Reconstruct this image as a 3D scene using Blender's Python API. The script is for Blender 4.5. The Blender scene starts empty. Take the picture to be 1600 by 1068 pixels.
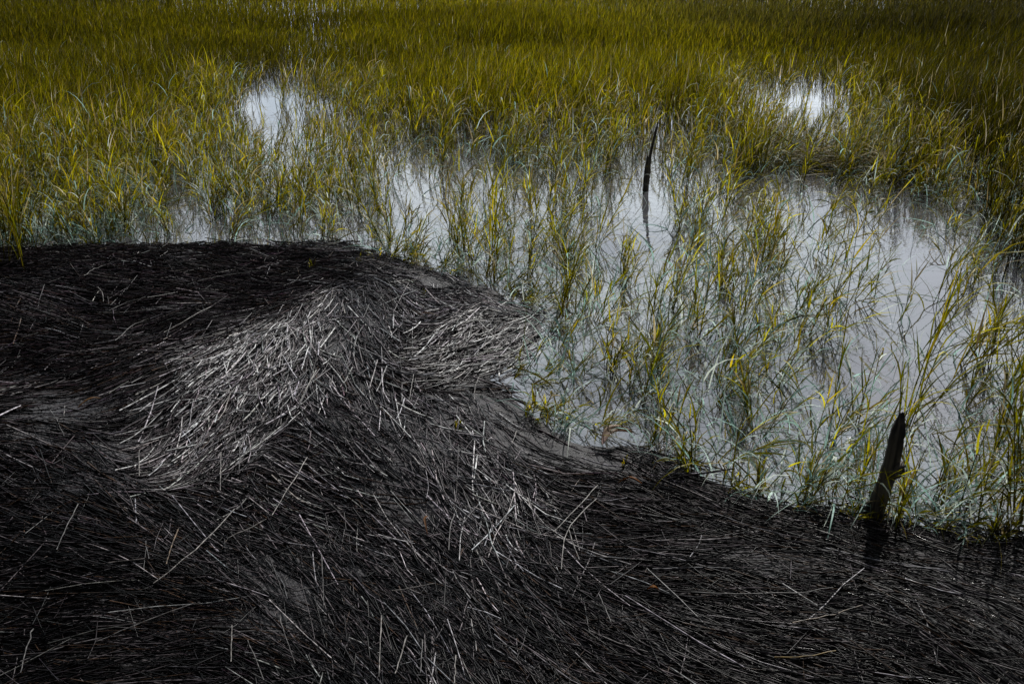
import bpy, bmesh, math, random
import numpy as np
from mathutils import Vector

R = math.radians
rng = np.random.default_rng(11)
random.seed(11)
S = bpy.context.scene
COL = S.collection

# ------------------------------------------------------------------ camera
CAM_H, LENS, TILT = 1.6, 35.0, R(22.5)
FPX = 1600 * LENS / 36.0
cam_d = bpy.data.cameras.new('camera'); cam = bpy.data.objects.new('camera', cam_d); COL.objects.link(cam)
cam.location = (0, 0, CAM_H); cam.rotation_euler = (R(90) - TILT, 0, 0)
cam_d.lens = LENS; cam_d.sensor_width = 36.0; cam_d.clip_end = 2000; cam_d.clip_start = 0.05
S.camera = cam
# ------------------------------------------------------------------ world and sun
SUN_EL, SUN_AZ = R(38), R(26)          # azimuth from +y towards +x
w = bpy.data.worlds.new('World'); S.world = w; w.use_nodes = True
nt = w.node_tree; N = nt.nodes; L = nt.links
bg = N['Background']; bg.inputs['Strength'].default_value = 0.105
sky = N.new('ShaderNodeTexSky'); sky.sky_type = 'NISHITA'; sky.sun_disc = False
sky.sun_elevation = SUN_EL; sky.sun_rotation = SUN_AZ
tc = N.new('ShaderNodeTexCoord'); mp = N.new('ShaderNodeMapping'); mp.inputs['Scale'].default_value = (1.6, 1.6, 3.2)
mp.inputs['Location'].default_value = (0.3, 0.1, 0.0)
nz = N.new('ShaderNodeTexNoise'); nz.inputs['Scale'].default_value = 1.5; nz.inputs['Detail'].default_value = 5
rp = N.new('ShaderNodeValToRGB'); rp.color_ramp.elements[0].position = 0.25; rp.color_ramp.elements[1].position = 0.45
cl = N.new('ShaderNodeMix'); cl.data_type = 'RGBA'
nz2 = N.new('ShaderNodeTexNoise'); nz2.inputs['Scale'].default_value = 3.0; nz2.inputs['Detail'].default_value = 4
rp2 = N.new('ShaderNodeValToRGB')
rp2.color_ramp.elements[0].position = 0.35; rp2.color_ramp.elements[0].color = (7.0, 7.6, 8.6, 1)
rp2.color_ramp.elements[1].position = 0.68; rp2.color_ramp.elements[1].color = (12.8, 14.0, 14.9, 1)
L.new(tc.outputs['Generated'], mp.inputs['Vector']); L.new(mp.outputs[0], nz.inputs['Vector']); L.new(mp.outputs[0], nz2.inputs['Vector'])
L.new(nz.outputs['Fac'], rp.inputs[0]); L.new(nz2.outputs['Fac'], rp2.inputs[0])
L.new(rp.outputs['Color'], cl.inputs[0]); L.new(sky.outputs[0], cl.inputs[6]); L.new(rp2.outputs['Color'], cl.inputs[7])
dt = N.new('ShaderNodeVectorMath'); dt.operation = 'DOT_PRODUCT'; dt.inputs[1].default_value = (0.10, 0.93, 0.35)
mr = N.new('ShaderNodeMapRange'); mr.interpolation_type = 'SMOOTHSTEP'
mr.inputs['From Min'].default_value = 0.45; mr.inputs['From Max'].default_value = 0.97; mr.inputs['To Min'].default_value = 0.07; mr.inputs['To Max'].default_value = 1.1
sc_ = N.new('ShaderNodeVectorMath'); sc_.operation = 'SCALE'
L.new(tc.outputs['Generated'], dt.inputs[0]); L.new(dt.outputs['Value'], mr.inputs['Value'])
L.new(cl.outputs[2], sc_.inputs[0]); L.new(mr.outputs[0], sc_.inputs['Scale']); L.new(sc_.outputs[0], bg.inputs['Color'])
sd = bpy.data.lights.new('sun', 'SUN'); sun = bpy.data.objects.new('sun', sd); COL.objects.link(sun)
sd.energy = 4.6; sd.angle = R(0.5); sd.color = (1.0, 0.97, 0.92)
to_sun = Vector((math.sin(SUN_AZ) * math.cos(SUN_EL), math.cos(SUN_AZ) * math.cos(SUN_EL), math.sin(SUN_EL)))
sun.rotation_euler = (-to_sun).to_track_quat('-Z', 'Y').to_euler(); sun.location = to_sun * 50
S.view_settings.view_transform = 'Standard'; S.view_settings.look = 'None'
S.view_settings.exposure = 0.30; S.view_settings.gamma = 1.0

# ------------------------------------------------------------------ pixel <-> ground helpers (1600x1068 photo pixels)
cT, sT = math.cos(TILT), math.sin(TILT)
def at(px, py, z=0.0):
    px = np.asarray(px, float); py = np.asarray(py, float)
    u = (px - 800) / FPX; v = -(py - 534) / FPX
    dx, dy, dz = u, cT + v * sT, -sT + v * cT
    t = (z - CAM_H) / np.minimum(dz, -1e-3)
    return np.stack([dx * t, dy * t, np.full_like(t, 0) + z], -1)
def proj(P):
    x, y, z = P[..., 0], P[..., 1], P[..., 2] - CAM_H
    dep = y * cT - z * sT; up = y * sT + z * cT
    return np.stack([800 + FPX * x / dep, 534 - FPX * up / dep], -1)
def gweights(q, pts, sig, ycomp=1.35):
    d2 = (q[:, None, 0] - pts[None, :, 0]) ** 2 + ((q[:, None, 1] - pts[None, :, 1]) * ycomp) ** 2
    e = -d2 / (2 * sig * sig); e -= e.max(1, keepdims=True)
    wt = np.exp(e); return wt / wt.sum(1, keepdims=True)
def field(q, ctrl, sig):
    out = np.empty(len(q)); c = np.asarray(ctrl, float)
    for i in range(0, len(q), 20000):
        out[i:i + 20000] = gweights(q[i:i + 20000], c[:, :2], sig) @ c[:, 2]
    return out
_hash = rng.random((64, 64))
def vnoise(x, y):                       # cheap smooth value noise
    xi = np.floor(x).astype(int); yi = np.floor(y).astype(int); fx = x - xi; fy = y - yi
    fx = fx * fx * (3 - 2 * fx); fy = fy * fy * (3 - 2 * fy)
    g = lambda a, b: _hash[a % 64, b % 64]
    return (g(xi, yi) * (1 - fx) + g(xi + 1, yi) * fx) * (1 - fy) + (g(xi, yi + 1) * (1 - fx) + g(xi + 1, yi + 1) * fx) * fy
def in_poly(P, poly):
    x, y = P[:, 0], P[:, 1]; c = np.zeros(len(P), bool); n = len(poly)
    for i in range(n):
        x0, y0 = poly[i]; x1, y1 = poly[(i + 1) % n]
        if y0 == y1: continue
        c ^= ((y0 > y) != (y1 > y)) & (x < (x1 - x0) * (y - y0) / (y1 - y0) + x0)
    return c
def dist_poly(P, poly):
    d = np.full(len(P), 1e9); n = len(poly)
    for i in range(n):
        a = np.array(poly[i]); b = np.array(poly[(i + 1) % n]); ab = b - a
        t = np.clip(((P - a) @ ab) / (ab @ ab + 1e-12), 0, 1)
        d = np.minimum(d, np.linalg.norm(P - (a + t[:, None] * ab), axis=1))
    return d

# ------------------------------------------------------------------ mesh helpers
def mesh_np(name, V, Q, mat, parent=None, col=None, along=None, smooth=True, origin=None, alpha=None):
    V = np.asarray(V, np.float32); Q = np.asarray(Q, np.int32)
    if origin is not None: V = V - np.asarray(origin, np.float32)
    me = bpy.data.meshes.new(name); k = Q.shape[1]
    me.vertices.add(len(V)); me.vertices.foreach_set('co', V.ravel())
    me.loops.add(Q.size); me.loops.foreach_set('vertex_index', Q.ravel())
    me.polygons.add(len(Q)); me.polygons.foreach_set('loop_start', np.arange(0, Q.size, k, dtype=np.int32))
    me.polygons.foreach_set('use_smooth', np.full(len(Q), smooth))
    if col is not None:
        a = me.attributes.new('tint', 'FLOAT_COLOR', 'POINT')
        c4 = np.ones((len(V), 4), np.float32); c4[:, :3] = col
        if alpha is not None: c4[:, 3] = alpha
        a.data.foreach_set('color', c4.ravel())
    if along is not None:
        a = me.attributes.new('along', 'FLOAT', 'POINT'); a.data.foreach_set('value', np.asarray(along, np.float32))
    me.update(calc_edges=True); me.validate()
    me.materials.append(mat)
    o = bpy.data.objects.new(name, me); COL.objects.link(o)
    if parent is not None: o.parent = parent
    return o
def tag(o, label=None, cat=None, group=None, kind=None):
    if label: o['label'] = label
    if cat: o['category'] = cat
    if group: o['group'] = group
    if kind: o['kind'] = kind
    return o
def empty(name, loc):
    o = bpy.data.objects.new(name, None); COL.objects.link(o); o.location = tuple(float(c) for c in loc); o.empty_display_size = 0.05
    return o
def tubes(C, rad, sides, col, phase):
    """C: (n,k,3) centre lines, rad: (n,k) radii -> verts, quads, tint, metres along."""
    n, k, _ = C.shape
    T = np.gradient(C, axis=1); T /= np.linalg.norm(T, axis=2, keepdims=True) + 1e-9
    upv = np.array([0, 0, 1.0]); Sd = np.cross(T, upv); ln = np.linalg.norm(Sd, axis=2, keepdims=True)
    Sd = np.where(ln < 0.05, np.array([1.0, 0, 0]), Sd / np.maximum(ln, 1e-6)); U = np.cross(Sd, T)
    a = np.arange(sides) * 2 * np.pi / sides
    V = C[:, :, None, :] + rad[:, :, None, None] * (Sd[:, :, None, :] * np.cos(a)[None, None, :, None] + U[:, :, None, :] * np.sin(a)[None, None, :, None])
    idx = np.arange(n * k * sides).reshape(n, k, sides); nx = np.roll(idx, -1, axis=2)
    Q = np.stack([idx[:, :-1], nx[:, :-1], nx[:, 1:], idx[:, 1:]], -1).reshape(-1, 4)
    seg = np.linalg.norm(np.diff(C, axis=1), axis=2); al = np.concatenate([np.zeros((n, 1)), np.cumsum(seg, 1)], 1) + phase[:, None]
    return (V.reshape(-1, 3), Q, np.repeat(col, k * sides, axis=0), np.repeat(al.ravel(), sides))
def merge(parts):
    V, Q, C, A, o = [], [], [], [], 0
    for p in parts:
        V.append(p[0]); Q.append(p[1] + o); C.append(p[2]); A.append(p[3]); o += len(p[0])
    return np.concatenate(V), np.concatenate(Q), np.concatenate(C), np.concatenate(A)

# ------------------------------------------------------------------ materials
def new_mat(name):
    m = bpy.data.materials.new(name); m.use_nodes = True
    return m, m.node_tree.nodes, m.node_tree.links, m.node_tree.nodes['Principled BSDF']
def leaf_mat():
    m, n, l, p = new_mat('grass_leaf')
    a = n.new('ShaderNodeAttribute'); a.attribute_name = 'tint'
    p.inputs['Roughness'].default_value = 0.45; p.inputs['Specular IOR Level'].default_value = 0.07
    tr = n.new('ShaderNodeBsdfTranslucent'); mx = n.new('ShaderNodeMixShader'); mx.inputs[0].default_value = 0.5
    g = n.new('ShaderNodeNewGeometry'); no = n.new('ShaderNodeTexNoise'); no.inputs['Scale'].default_value = 30
    r = n.new('ShaderNodeMapRange'); r.inputs['To Min'].default_value = 0.7; r.inputs['To Max'].default_value = 1.3
    l.new(g.outputs['Position'], no.inputs['Vector']); l.new(no.outputs['Fac'], r.inputs['Value'])
    mu = n.new('ShaderNodeVectorMath'); mu.operation = 'SCALE'
    l.new(a.outputs['Color'], mu.inputs[0]); l.new(r.outputs[0], mu.inputs['Scale'])
    l.new(mu.outputs[0], p.inputs['Base Color']); l.new(mu.outputs[0], tr.inputs['Color'])
    l.new(p.outputs[0], mx.inputs[1]); l.new(tr.outputs[0], mx.inputs[2])
    l.new(mx.outputs[0], n['Material Output'].inputs['Surface'])
    return m
def straw_mat():
    m, n, l, p = new_mat('dead_reed')
    a = n.new('ShaderNodeAttribute'); a.attribute_name = 'tint'
    s = n.new('ShaderNodeAttribute'); s.attribute_name = 'along'
    ml = n.new('ShaderNodeMath'); ml.operation = 'MULTIPLY'; ml.inputs[1].default_value = 14.0
    fr = n.new('ShaderNodeMath'); fr.operation = 'FRACT'
    rp = n.new('ShaderNodeValToRGB'); e = rp.color_ramp.elements
    e[0].position = 0.0; e[0].color = (0.25, 0.22, 0.2, 1); e[1].position = 0.12; e[1].color = (1, 1, 1, 1)
    x = e.new(0.90); x.color = (0.85, 0.85, 0.85, 1); x = e.new(1.0); x.color = (0.25, 0.22, 0.2, 1)
    l.new(s.outputs['Fac'], ml.inputs[0]); l.new(ml.outputs[0], fr.inputs[0]); l.new(fr.outputs[0], rp.inputs[0])
    g = n.new('ShaderNodeNewGeometry'); no = n.new('ShaderNodeTexNoise'); no.inputs['Scale'].default_value = 60; no.inputs['Detail'].default_value = 3
    r = n.new('ShaderNodeMapRange'); r.inputs['From Min'].default_value = 0.3; r.inputs['From Max'].default_value = 0.7
    r.inputs['To Min'].default_value = 0.12; r.inputs['To Max'].default_value = 1.5
    l.new(g.outputs['Position'], no.inputs['Vector']); l.new(no.outputs['Fac'], r.inputs['Value'])
    mu = n.new('ShaderNodeMix'); mu.data_type = 'RGBA'; mu.blend_type = 'MULTIPLY'; mu.inputs[0].default_value = 1
    l.new(a.outputs['Color'], mu.inputs[6]); l.new(rp.outputs['Color'], mu.inputs[7])
    sc = n.new('ShaderNodeVectorMath'); sc.operation = 'SCALE'
    l.new(mu.outputs[2], sc.inputs[0]); l.new(r.outputs[0], sc.inputs['Scale'])
    l.new(sc.outputs[0], p.inputs['Base Color'])
    rr = n.new('ShaderNodeMapRange'); rr.inputs['To Min'].default_value = 0.13; rr.inputs['To Max'].default_value = 0.36
    l.new(a.outputs['Alpha'], rr.inputs['Value']); l.new(rr.outputs[0], p.inputs['Roughness']); p.inputs['Specular IOR Level'].default_value = 0.11
    return m
def mud_mat(name, c0, c1, rough0, rough1, bump, scale):
    m, n, l, p = new_mat(name)
    g = n.new('ShaderNodeNewGeometry'); no = n.new('ShaderNodeTexNoise'); no.inputs['Scale'].default_value = scale; no.inputs['Detail'].default_value = 8
    rp = n.new('ShaderNodeValToRGB'); rp.color_ramp.elements[0].color = (*c0, 1); rp.color_ramp.elements[1].color = (*c1, 1)
    rp.color_ramp.elements[0].position = 0.3; rp.color_ramp.elements[1].position = 0.7
    r = n.new('ShaderNodeMapRange'); r.inputs['To Min'].default_value = rough0; r.inputs['To Max'].default_value = rough1
    n2 = n.new('ShaderNodeTexNoise'); n2.inputs['Scale'].default_value = scale * 12; n2.inputs['Detail'].default_value = 6
    b = n.new('ShaderNodeBump'); b.inputs['Strength'].default_value = bump; b.inputs['Distance'].default_value = 0.01
    l.new(g.outputs['Position'], no.inputs['Vector']); l.new(g.outputs['Position'], n2.inputs['Vector'])
    l.new(no.outputs['Fac'], rp.inputs[0]); l.new(rp.outputs[0], p.inputs['Base Color'])
    l.new(no.outputs['Fac'], r.inputs['Value']); l.new(r.outputs[0], p.inputs['Roughness'])
    l.new(n2.outputs['Fac'], b.inputs['Height']); l.new(b.outputs[0], p.inputs['Normal'])
    return m
def water_mat():
    m, n, l, p = new_mat('silty_water')
    g = n.new('ShaderNodeNewGeometry'); no = n.new('ShaderNodeTexNoise'); no.inputs['Scale'].default_value = 0.9; no.inputs['Detail'].default_value = 4
    rp = n.new('ShaderNodeValToRGB'); rp.color_ramp.elements[0].color = (0.040, 0.041, 0.048, 1); rp.color_ramp.elements[1].color = (0.062, 0.062, 0.070, 1)
    l.new(g.outputs['Position'], no.inputs['Vector']); l.new(no.outputs['Fac'], rp.inputs[0]); l.new(rp.outputs[0], p.inputs['Base Color'])
    p.inputs['Roughness'].default_value = 0.012; p.inputs['IOR'].default_value = 2.05
    n2 = n.new('ShaderNodeTexNoise'); n2.inputs['Scale'].default_value = 9; n2.inputs['Detail'].default_value = 3
    n3 = n.new('ShaderNodeTexNoise'); n3.inputs['Scale'].default_value = 60; n3.inputs['Detail'].default_value = 2
    ad = n.new('ShaderNodeMath'); ad.operation = 'MULTIPLY_ADD'; ad.inputs[1].default_value = 0.12
    b = n.new('ShaderNodeBump'); b.inputs['Strength'].default_value = 0.05; b.inputs['Distance'].default_value = 0.02
    l.new(g.outputs['Position'], n2.inputs['Vector']); l.new(g.outputs['Position'], n3.inputs['Vector'])
    l.new(n3.outputs['Fac'], ad.inputs[0]); l.new(n2.outputs['Fac'], ad.inputs[2]); l.new(ad.outputs[0], b.inputs['Height'])
    l.new(b.outputs[0], p.inputs['Normal'])
    return m
def wood_mat():
    m, n, l, p = new_mat('weathered_wood')
    t = n.new('ShaderNodeTexCoord'); mp = n.new('ShaderNodeMapping'); mp.inputs['Scale'].default_value = (60, 60, 4)
    no = n.new('ShaderNodeTexNoise'); no.inputs['Scale'].default_value = 1.0; no.inputs['Detail'].default_value = 8; no.inputs['Distortion'].default_value = 0.6
    rp = n.new('ShaderNodeValToRGB'); rp.color_ramp.elements[0].position = 0.38; rp.color_ramp.elements[1].position = 0.72
    rp.color_ramp.elements[0].color = (0.004, 0.0035, 0.003, 1); rp.color_ramp.elements[1].color = (0.14, 0.12, 0.098, 1)
    b = n.new('ShaderNodeBump'); b.inputs['Strength'].default_value = 0.9; b.inputs['Distance'].default_value = 0.006
    l.new(t.outputs['Object'], mp.inputs['Vector']); l.new(mp.outputs[0], no.inputs['Vector']); l.new(no.outputs['Fac'], rp.inputs[0])
    l.new(rp.outputs[0], p.inputs['Base Color']); l.new(no.outputs['Fac'], b.inputs['Height']); l.new(b.outputs[0], p.inputs['Normal'])
    p.inputs['Roughness'].default_value = 0.75
    return m
LEAF, STRAW, WATER, WOOD = leaf_mat(), straw_mat(), water_mat(), wood_mat()
MUD = mud_mat('marsh_mud', (0.02, 0.017, 0.012), (0.045, 0.04, 0.03), 0.5, 0.8, 0.4, 2.0)
BANKMUD = mud_mat('wet_reed_mud', (0.0055, 0.0047, 0.0058), (0.0175, 0.0150, 0.0185), 0.45, 0.75, 1.0, 7.0)
BANKMUD.node_tree.nodes['Principled BSDF'].inputs['Specular IOR Level'].default_value = 0.22

# ------------------------------------------------------------------ setting: marsh bed, water, bank
def sheet(name, mat, half, n, z, grow=3.0):
    t = np.linspace(-1, 1, n); g = np.sign(t) * np.abs(t) ** grow * half
    X, Y = np.meshgrid(g, g, indexing='ij'); V = np.stack([X, Y + 8, np.full_like(X, z)], -1).reshape(-1, 3)
    I = np.arange(n * n).reshape(n, n); Q = np.stack([I[:-1, :-1], I[1:, :-1], I[1:, 1:], I[:-1, 1:]], -1).reshape(-1, 4)
    return mesh_np(name, V, Q, mat)
tag(sheet('marsh_bed', MUD, 900, 41, -0.16), kind='structure')
tag(sheet('water', WATER, 900, 41, 0.0), kind='structure')

EDGE = [(-900, 400), (-300, 394), (0, 390), (150, 385), (300, 384), (420, 380), (545, 378), (600, 396), (650, 414), (720, 432), (780, 456), (822, 482),
        (846, 510), (836, 540), (800, 566), (796, 592), (824, 634), (846, 668), (880, 694), (930, 704), (985, 696), (1030, 714), (1075, 744),
        (1130, 768), (1200, 786), (1300, 803), (1420, 824), (1520, 836), (1600, 842), (2100, 880), (2600, 1000)]
POLY = [tuple(p[:2]) for p in at([e[0] for e in EDGE], [e[1] for e in EDGE], 0.0)]
POLY = POLY + [(3.4, 0.2), (-6.5, 0.2)]
RIDGE = [((200, 715), (330, 630)), ((330, 630), (440, 545)), ((440, 545), (520, 478)), ((640, 560), (720, 520)), ((720, 520), (840, 520)), ((760, 760), (830, 830))]
RW = [(at(*a), at(*b), h) for (a, b), h in zip(RIDGE, (.006, .008, .007, .005, .004, .004))]
def mat_z(x, y):
    P = np.stack([x, y], -1)
    ins = in_poly(P, POLY); d = dist_poly(P, POLY) * np.where(ins, 1, -1)
    d = d + (vnoise(x * 9, y * 9) - .5) * .07 + (vnoise(x * 27 + 9, y * 27) - .5) * .03
    t = np.clip((d + .09) / .55, 0, 1); z = -.016 + .050 * (1 - (1 - t) ** 2)
    for a, b, h in RW:
        ab = (b - a)[:2]; u = np.clip(((P - a[:2]) @ ab) / (ab @ ab), 0, 1)
        dd = np.linalg.norm(P - (a[:2] + u[:, None] * ab), axis=1); z = z + h * np.exp(-(dd / .17) ** 2) * t
    z = z + t * ((vnoise(x * 1.7 + 3, y * 1.7) - .5) * .07 + (vnoise(x * 5, y * 5 + 7) - .5) * .03)
    return np.where(d < -.25, -.12, z)
gx = np.arange(-6.5, 3.4, .035); gy = np.arange(0.2, 5.6, .035)
X, Y = np.meshgrid(gx, gy, indexing='ij'); Z = mat_z(X.ravel(), Y.ravel())
I = np.arange(X.size).reshape(X.shape); Q = np.stack([I[:-1, :-1], I[1:, :-1], I[1:, 1:], I[:-1, 1:]], -1).reshape(-1, 4)
Q = Q[(Z[Q] > -.11).any(1)]
tag(mesh_np('mud_bank', np.stack([X.ravel(), Y.ravel(), Z], -1), Q, BANKMUD), kind='structure')

# ------------------------------------------------------------------ the mat of dead reeds
FLOW = [(50, 420, 0), (300, 410, -2), (550, 400, -8), (640, 430, -14), (720, 448, -24), (790, 475, -38), (100, 500, -6), (300, 480, 4), (450, 470, 0), (440, 430, -4),
        (200, 555, 12), (50, 590, 12), (100, 650, 9), (300, 570, 22), (200, 630, 16), (0, 660, 12), (0, 540, 4), (0, 460, -8),
        (250, 690, 40), (330, 625, 38), (400, 580, 40), (450, 530, 34), (510, 490, 52), (480, 565, 64), (430, 640, 50), (350, 695, 46), (260, 735, 38), (500, 540, 72),
        (650, 545, 34), (700, 510, 46), (720, 540, 30), (790, 530, 28), (835, 515, 50), (750, 572, 14), (640, 580, 18), (700, 560, 24), (680, 480, -28),
        (560, 500, -62), (540, 530, -68), (600, 530, -58), (560, 590, -50), (610, 610, -56), (650, 640, -56), (700, 690, -55), (560, 640, -44), (500, 620, -60), (740, 650, -50),
        (780, 615, -46), (800, 660, -36), (470, 690, -28), (600, 700, -40), (700, 730, -50), (770, 770, -58), (800, 810, -68), (850, 860, -48), (600, 470, -30), (620, 500, -45),
        (880, 720, -14), (1000, 740, -20), (1100, 780, -20), (950, 800, -10), (1200, 820, -10), (1400, 850, -14), (1560, 870, -15), (1100, 860, 0), (1300, 900, -8),
        (1500, 950, -24), (1590, 1000, -30), (1000, 890, -4), (1200, 980, -10), (900, 810, -8), (1350, 1030, -14), (1150, 1050, -16),
        (850, 910, -36), (950, 960, -30), (1000, 1020, -26), (800, 960, -46), (700, 900, -46), (750, 1010, -50), (650, 850, -40), (600, 800, -34), (550, 760, -26),
        (450, 770, -20), (350, 785, -30), (250, 800, -30), (200, 770, -36), (100, 750, -20), (50, 700, -14), (150, 700, -38), (100, 850, -10), (50, 950, 0), (200, 900, -5),
        (200, 1000, 14), (300, 950, 0), (400, 880, -40), (450, 950, -45), (400, 840, -34), (500, 900, -45), (550, 1000, -50), (600, 1055, -58), (300, 1050, 0), (400, 1040, -22), (100, 1060, 10)]
PALE = [(60, 420, .05), (300, 410, .07), (550, 400, .25), (700, 450, .28), (800, 480, .4), (200, 480, .04), (400, 470, .05), (100, 560, .05), (250, 560, .06), (60, 650, .10), (200, 650, .12),
        (330, 525, .1), (250, 585, .1), (190, 640, .1), (420, 485, .08), (140, 690, .06), (440, 720, .2), (520, 640, .22), (350, 770, .12), (470, 440, .06), (250, 690, .62), (330, 625, .72), (400, 580, .75), (450, 535, .60), (510, 490, .52), (480, 570, .52), (430, 640, .55), (350, 690, .55), (270, 735, .38),
        (650, 550, .55), (690, 515, 1.0), (740, 505, .9), (760, 540, 1.0), (820, 520, 1.1), (680, 480, .38), (770, 575, .45), (560, 520, .18), (600, 560, .22), (610, 500, .15), (560, 610, .34), (640, 630, .40), (720, 640, .42), (780, 640, .36),
        (560, 690, .28), (680, 710, .34), (760, 760, .34), (800, 810, .42), (640, 790, .24), (450, 740, .2), (520, 830, .2), (400, 830, .18), (300, 830, .06), (150, 800, .03), (50, 750, .03), (50, 900, .015), (200, 950, .02),
        (100, 1050, .012), (350, 1000, .04), (520, 980, .07), (700, 950, .15), (620, 1050, .12), (850, 900, .16), (850, 1000, .11), (900, 750, .14), (1050, 770, .05), (1000, 850, .06), (1200, 850, .05), (1200, 980, .035), (1400, 900, .04), (1550, 1000, .04), (1000, 1000, .05), (1350, 1050, .02)]
FC = np.asarray(FLOW, float)
def flow_dir(P):
    """unit ground direction of the drift at ground points P (n,2)."""
    q = proj(np.column_stack([P, np.full(len(P), .05)])); out = np.empty((len(P), 2))
    for i in range(0, len(P), 20000):
        wt = gweights(q[i:i + 20000], FC[:, :2], 42, 1.2); a2 = np.radians(FC[:, 2]) * 2
        an = np.arctan2(wt @ np.sin(a2), wt @ np.cos(a2)) / 2
        qq = q[i:i + 20000]; d = at(qq[:, 0] + 4 * np.cos(an), qq[:, 1] - 4 * np.sin(an), .05) - at(qq[:, 0], qq[:, 1], .05)
        out[i:i + 20000] = d[:, :2] / (np.linalg.norm(d[:, :2], axis=1, keepdims=True) + 1e-9)
    return out
def rot2(d, a): return np.stack([d[:, 0] * np.cos(a) - d[:, 1] * np.sin(a), d[:, 0] * np.sin(a) + d[:, 1] * np.cos(a)], -1)
NS = 70000
P0 = np.column_stack([rng.uniform(-4.6, 3.0, NS * 2), rng.uniform(1.0, 5.4, NS * 2)])
q0 = proj(np.column_stack([P0, np.zeros(len(P0))]))
Pj = P0 + np.column_stack([vnoise(P0[:, 0] * 11, P0[:, 1] * 11) - .5, vnoise(P0[:, 0] * 11 + 9, P0[:, 1] * 11) - .5]) * .16 + rng.normal(0, .018, P0.shape)
ok = in_poly(Pj, POLY) & (q0[:, 0] > -500) & (q0[:, 0] < 2000) & (q0[:, 1] < 1400)
P0 = P0[ok]; q0 = q0[ok]
gap = vnoise(P0[:, 0] * 3.1 + 2, P0[:, 1] * 3.1) * .6 + vnoise(P0[:, 0] * 8, P0[:, 1] * 8 + 3) * .4
thin = np.where(~((q0[:, 0] > 620) & (q0[:, 1] > 488) & (q0[:, 1] < 590)) & (dist_poly(P0, POLY) < .22) & (q0[:, 0] > 540) & (q0[:, 0] < 1000), .35, 1) * np.clip((gap - .18) * 5, .3, 1)
cover = field(q0, [(0, 420, .8), (300, 420, .8), (500, 400, .6), (650, 430, .45), (800, 490, .35), (300, 500, .75), (450, 500, .5), (100, 560, .8), (150, 670, .25), (200, 680, .35), (300, 650, .9), (400, 590, .8), (550, 520, .4), (620, 510, .3), (700, 530, .95), (800, 520, .95), (600, 600, .5), (740, 620, .4), (850, 690, .35), (960, 720, .35), (600, 700, .55), (430, 700, .45), (450, 770, .75), (700, 780, .7), (560, 860, .85), (800, 800, .7), (850, 900, .9), (1000, 780, .75), (1200, 830, .85), (1380, 855, 1.1), (1500, 870, .8), (1100, 950, .9), (1400, 1000, 1), (650, 1000, .95), (300, 850, 1), (100, 800, .9), (100, 1000, 1.2), (300, 1000, 1.2), (-300, 700, 1), (1900, 1000, 1), (800, 1300, 1)], 60)
P0 = P0[rng.random(len(P0)) < thin * cover][:NS]; NS = len(P0); print('straws', NS)
edge_d = dist_poly(P0, POLY)
q0 = proj(np.column_stack([P0, np.zeros(NS)]))
pale_f = field(q0, PALE, 36) * np.clip(1.25 - (q0[:, 1] - 700) / 700, .5, 1)  # vignette put into straw colour: fewer pale stems at bottom and lower left
ln = rng.gamma(2.8, .05, NS) + .04; ln = np.minimum(ln, .62); ln *= np.where(pale_f > .4, .75, 1)
ang = rng.normal(0, 1, NS) * np.where(rng.random(NS) < .17, .8, np.where(pale_f > .35, .30, .2))
step = ln / 3
mid_d = rot2(flow_dir(P0), ang)
fw = P0 + mid_d * step[:, None] / 2; bw = P0 - mid_d * step[:, None] / 2
def align(d, ref): return d * np.sign((d * ref).sum(1, keepdims=True) + 1e-9)
df = align(rot2(flow_dir(fw), ang), mid_d) * .6 + mid_d * .4; db = align(rot2(flow_dir(bw), ang), mid_d) * .6 + mid_d * .4
kink = rng.normal(0, .10, NS); df = rot2(df, kink); db = rot2(db, rng.normal(0, .06, NS))
pts = np.stack([bw - db * step[:, None], bw, fw, fw + df * step[:, None]], 1)
layer = rng.random(NS)
zz = mat_z(pts.reshape(-1, 2)[:, 0], pts.reshape(-1, 2)[:, 1]).reshape(NS, 4)
zz = np.maximum(zz, -.004) + (.0012 + .011 * layer ** 1.8)[:, None] * np.clip(edge_d / .15, .25, 1)[:, None]
tilt = rng.normal(0, .035, NS) * ln / .2 * .25
zz += tilt[:, None] * np.linspace(-1, 1, 4)[None]; zz[:, 3] += np.abs(rng.normal(0, .006, NS))
C = np.concatenate([pts, zz[..., None]], -1)
rad = rng.normal(.0020, .00055, NS).clip(.0009, .0034) * np.clip(1.15 - (q0[:, 1] - 560) / 900, .68, 1.1)
rad4 = rad[:, None] * np.array([[.95, 1, .95, .72]])
is_pale = (rng.random(NS) < pale_f * .72 + .008) & (layer > .3)
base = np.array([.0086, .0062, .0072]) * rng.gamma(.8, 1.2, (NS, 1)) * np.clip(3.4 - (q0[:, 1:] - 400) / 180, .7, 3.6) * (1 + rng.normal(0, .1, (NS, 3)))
brown = rng.random(NS) < .09; base[brown] = np.array([.045, .024, .013]) * rng.uniform(.5, 1.3, (brown.sum(), 1))
pal = np.array([.52, .495, .515]) * rng.gamma(1.5, .55, (NS, 1)).clip(.08, 2.2) * np.clip(.35 + pale_f * 1.1, .3, 1.7)[:, None] * (1 + rng.normal(0, .04, (NS, 3)))
mid = (rng.random(NS) < np.clip(pale_f * 1.6 + .08, 0, .6)); base[mid] = np.array([.090, .076, .082]) * rng.uniform(.3, 1.4, (mid.sum(), 1))
colr = np.where(is_pale[:, None], pal, base).clip(.002, .6)
lift = np.where(is_pale, .006, 0); C[..., 2] += lift[:, None]
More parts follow.
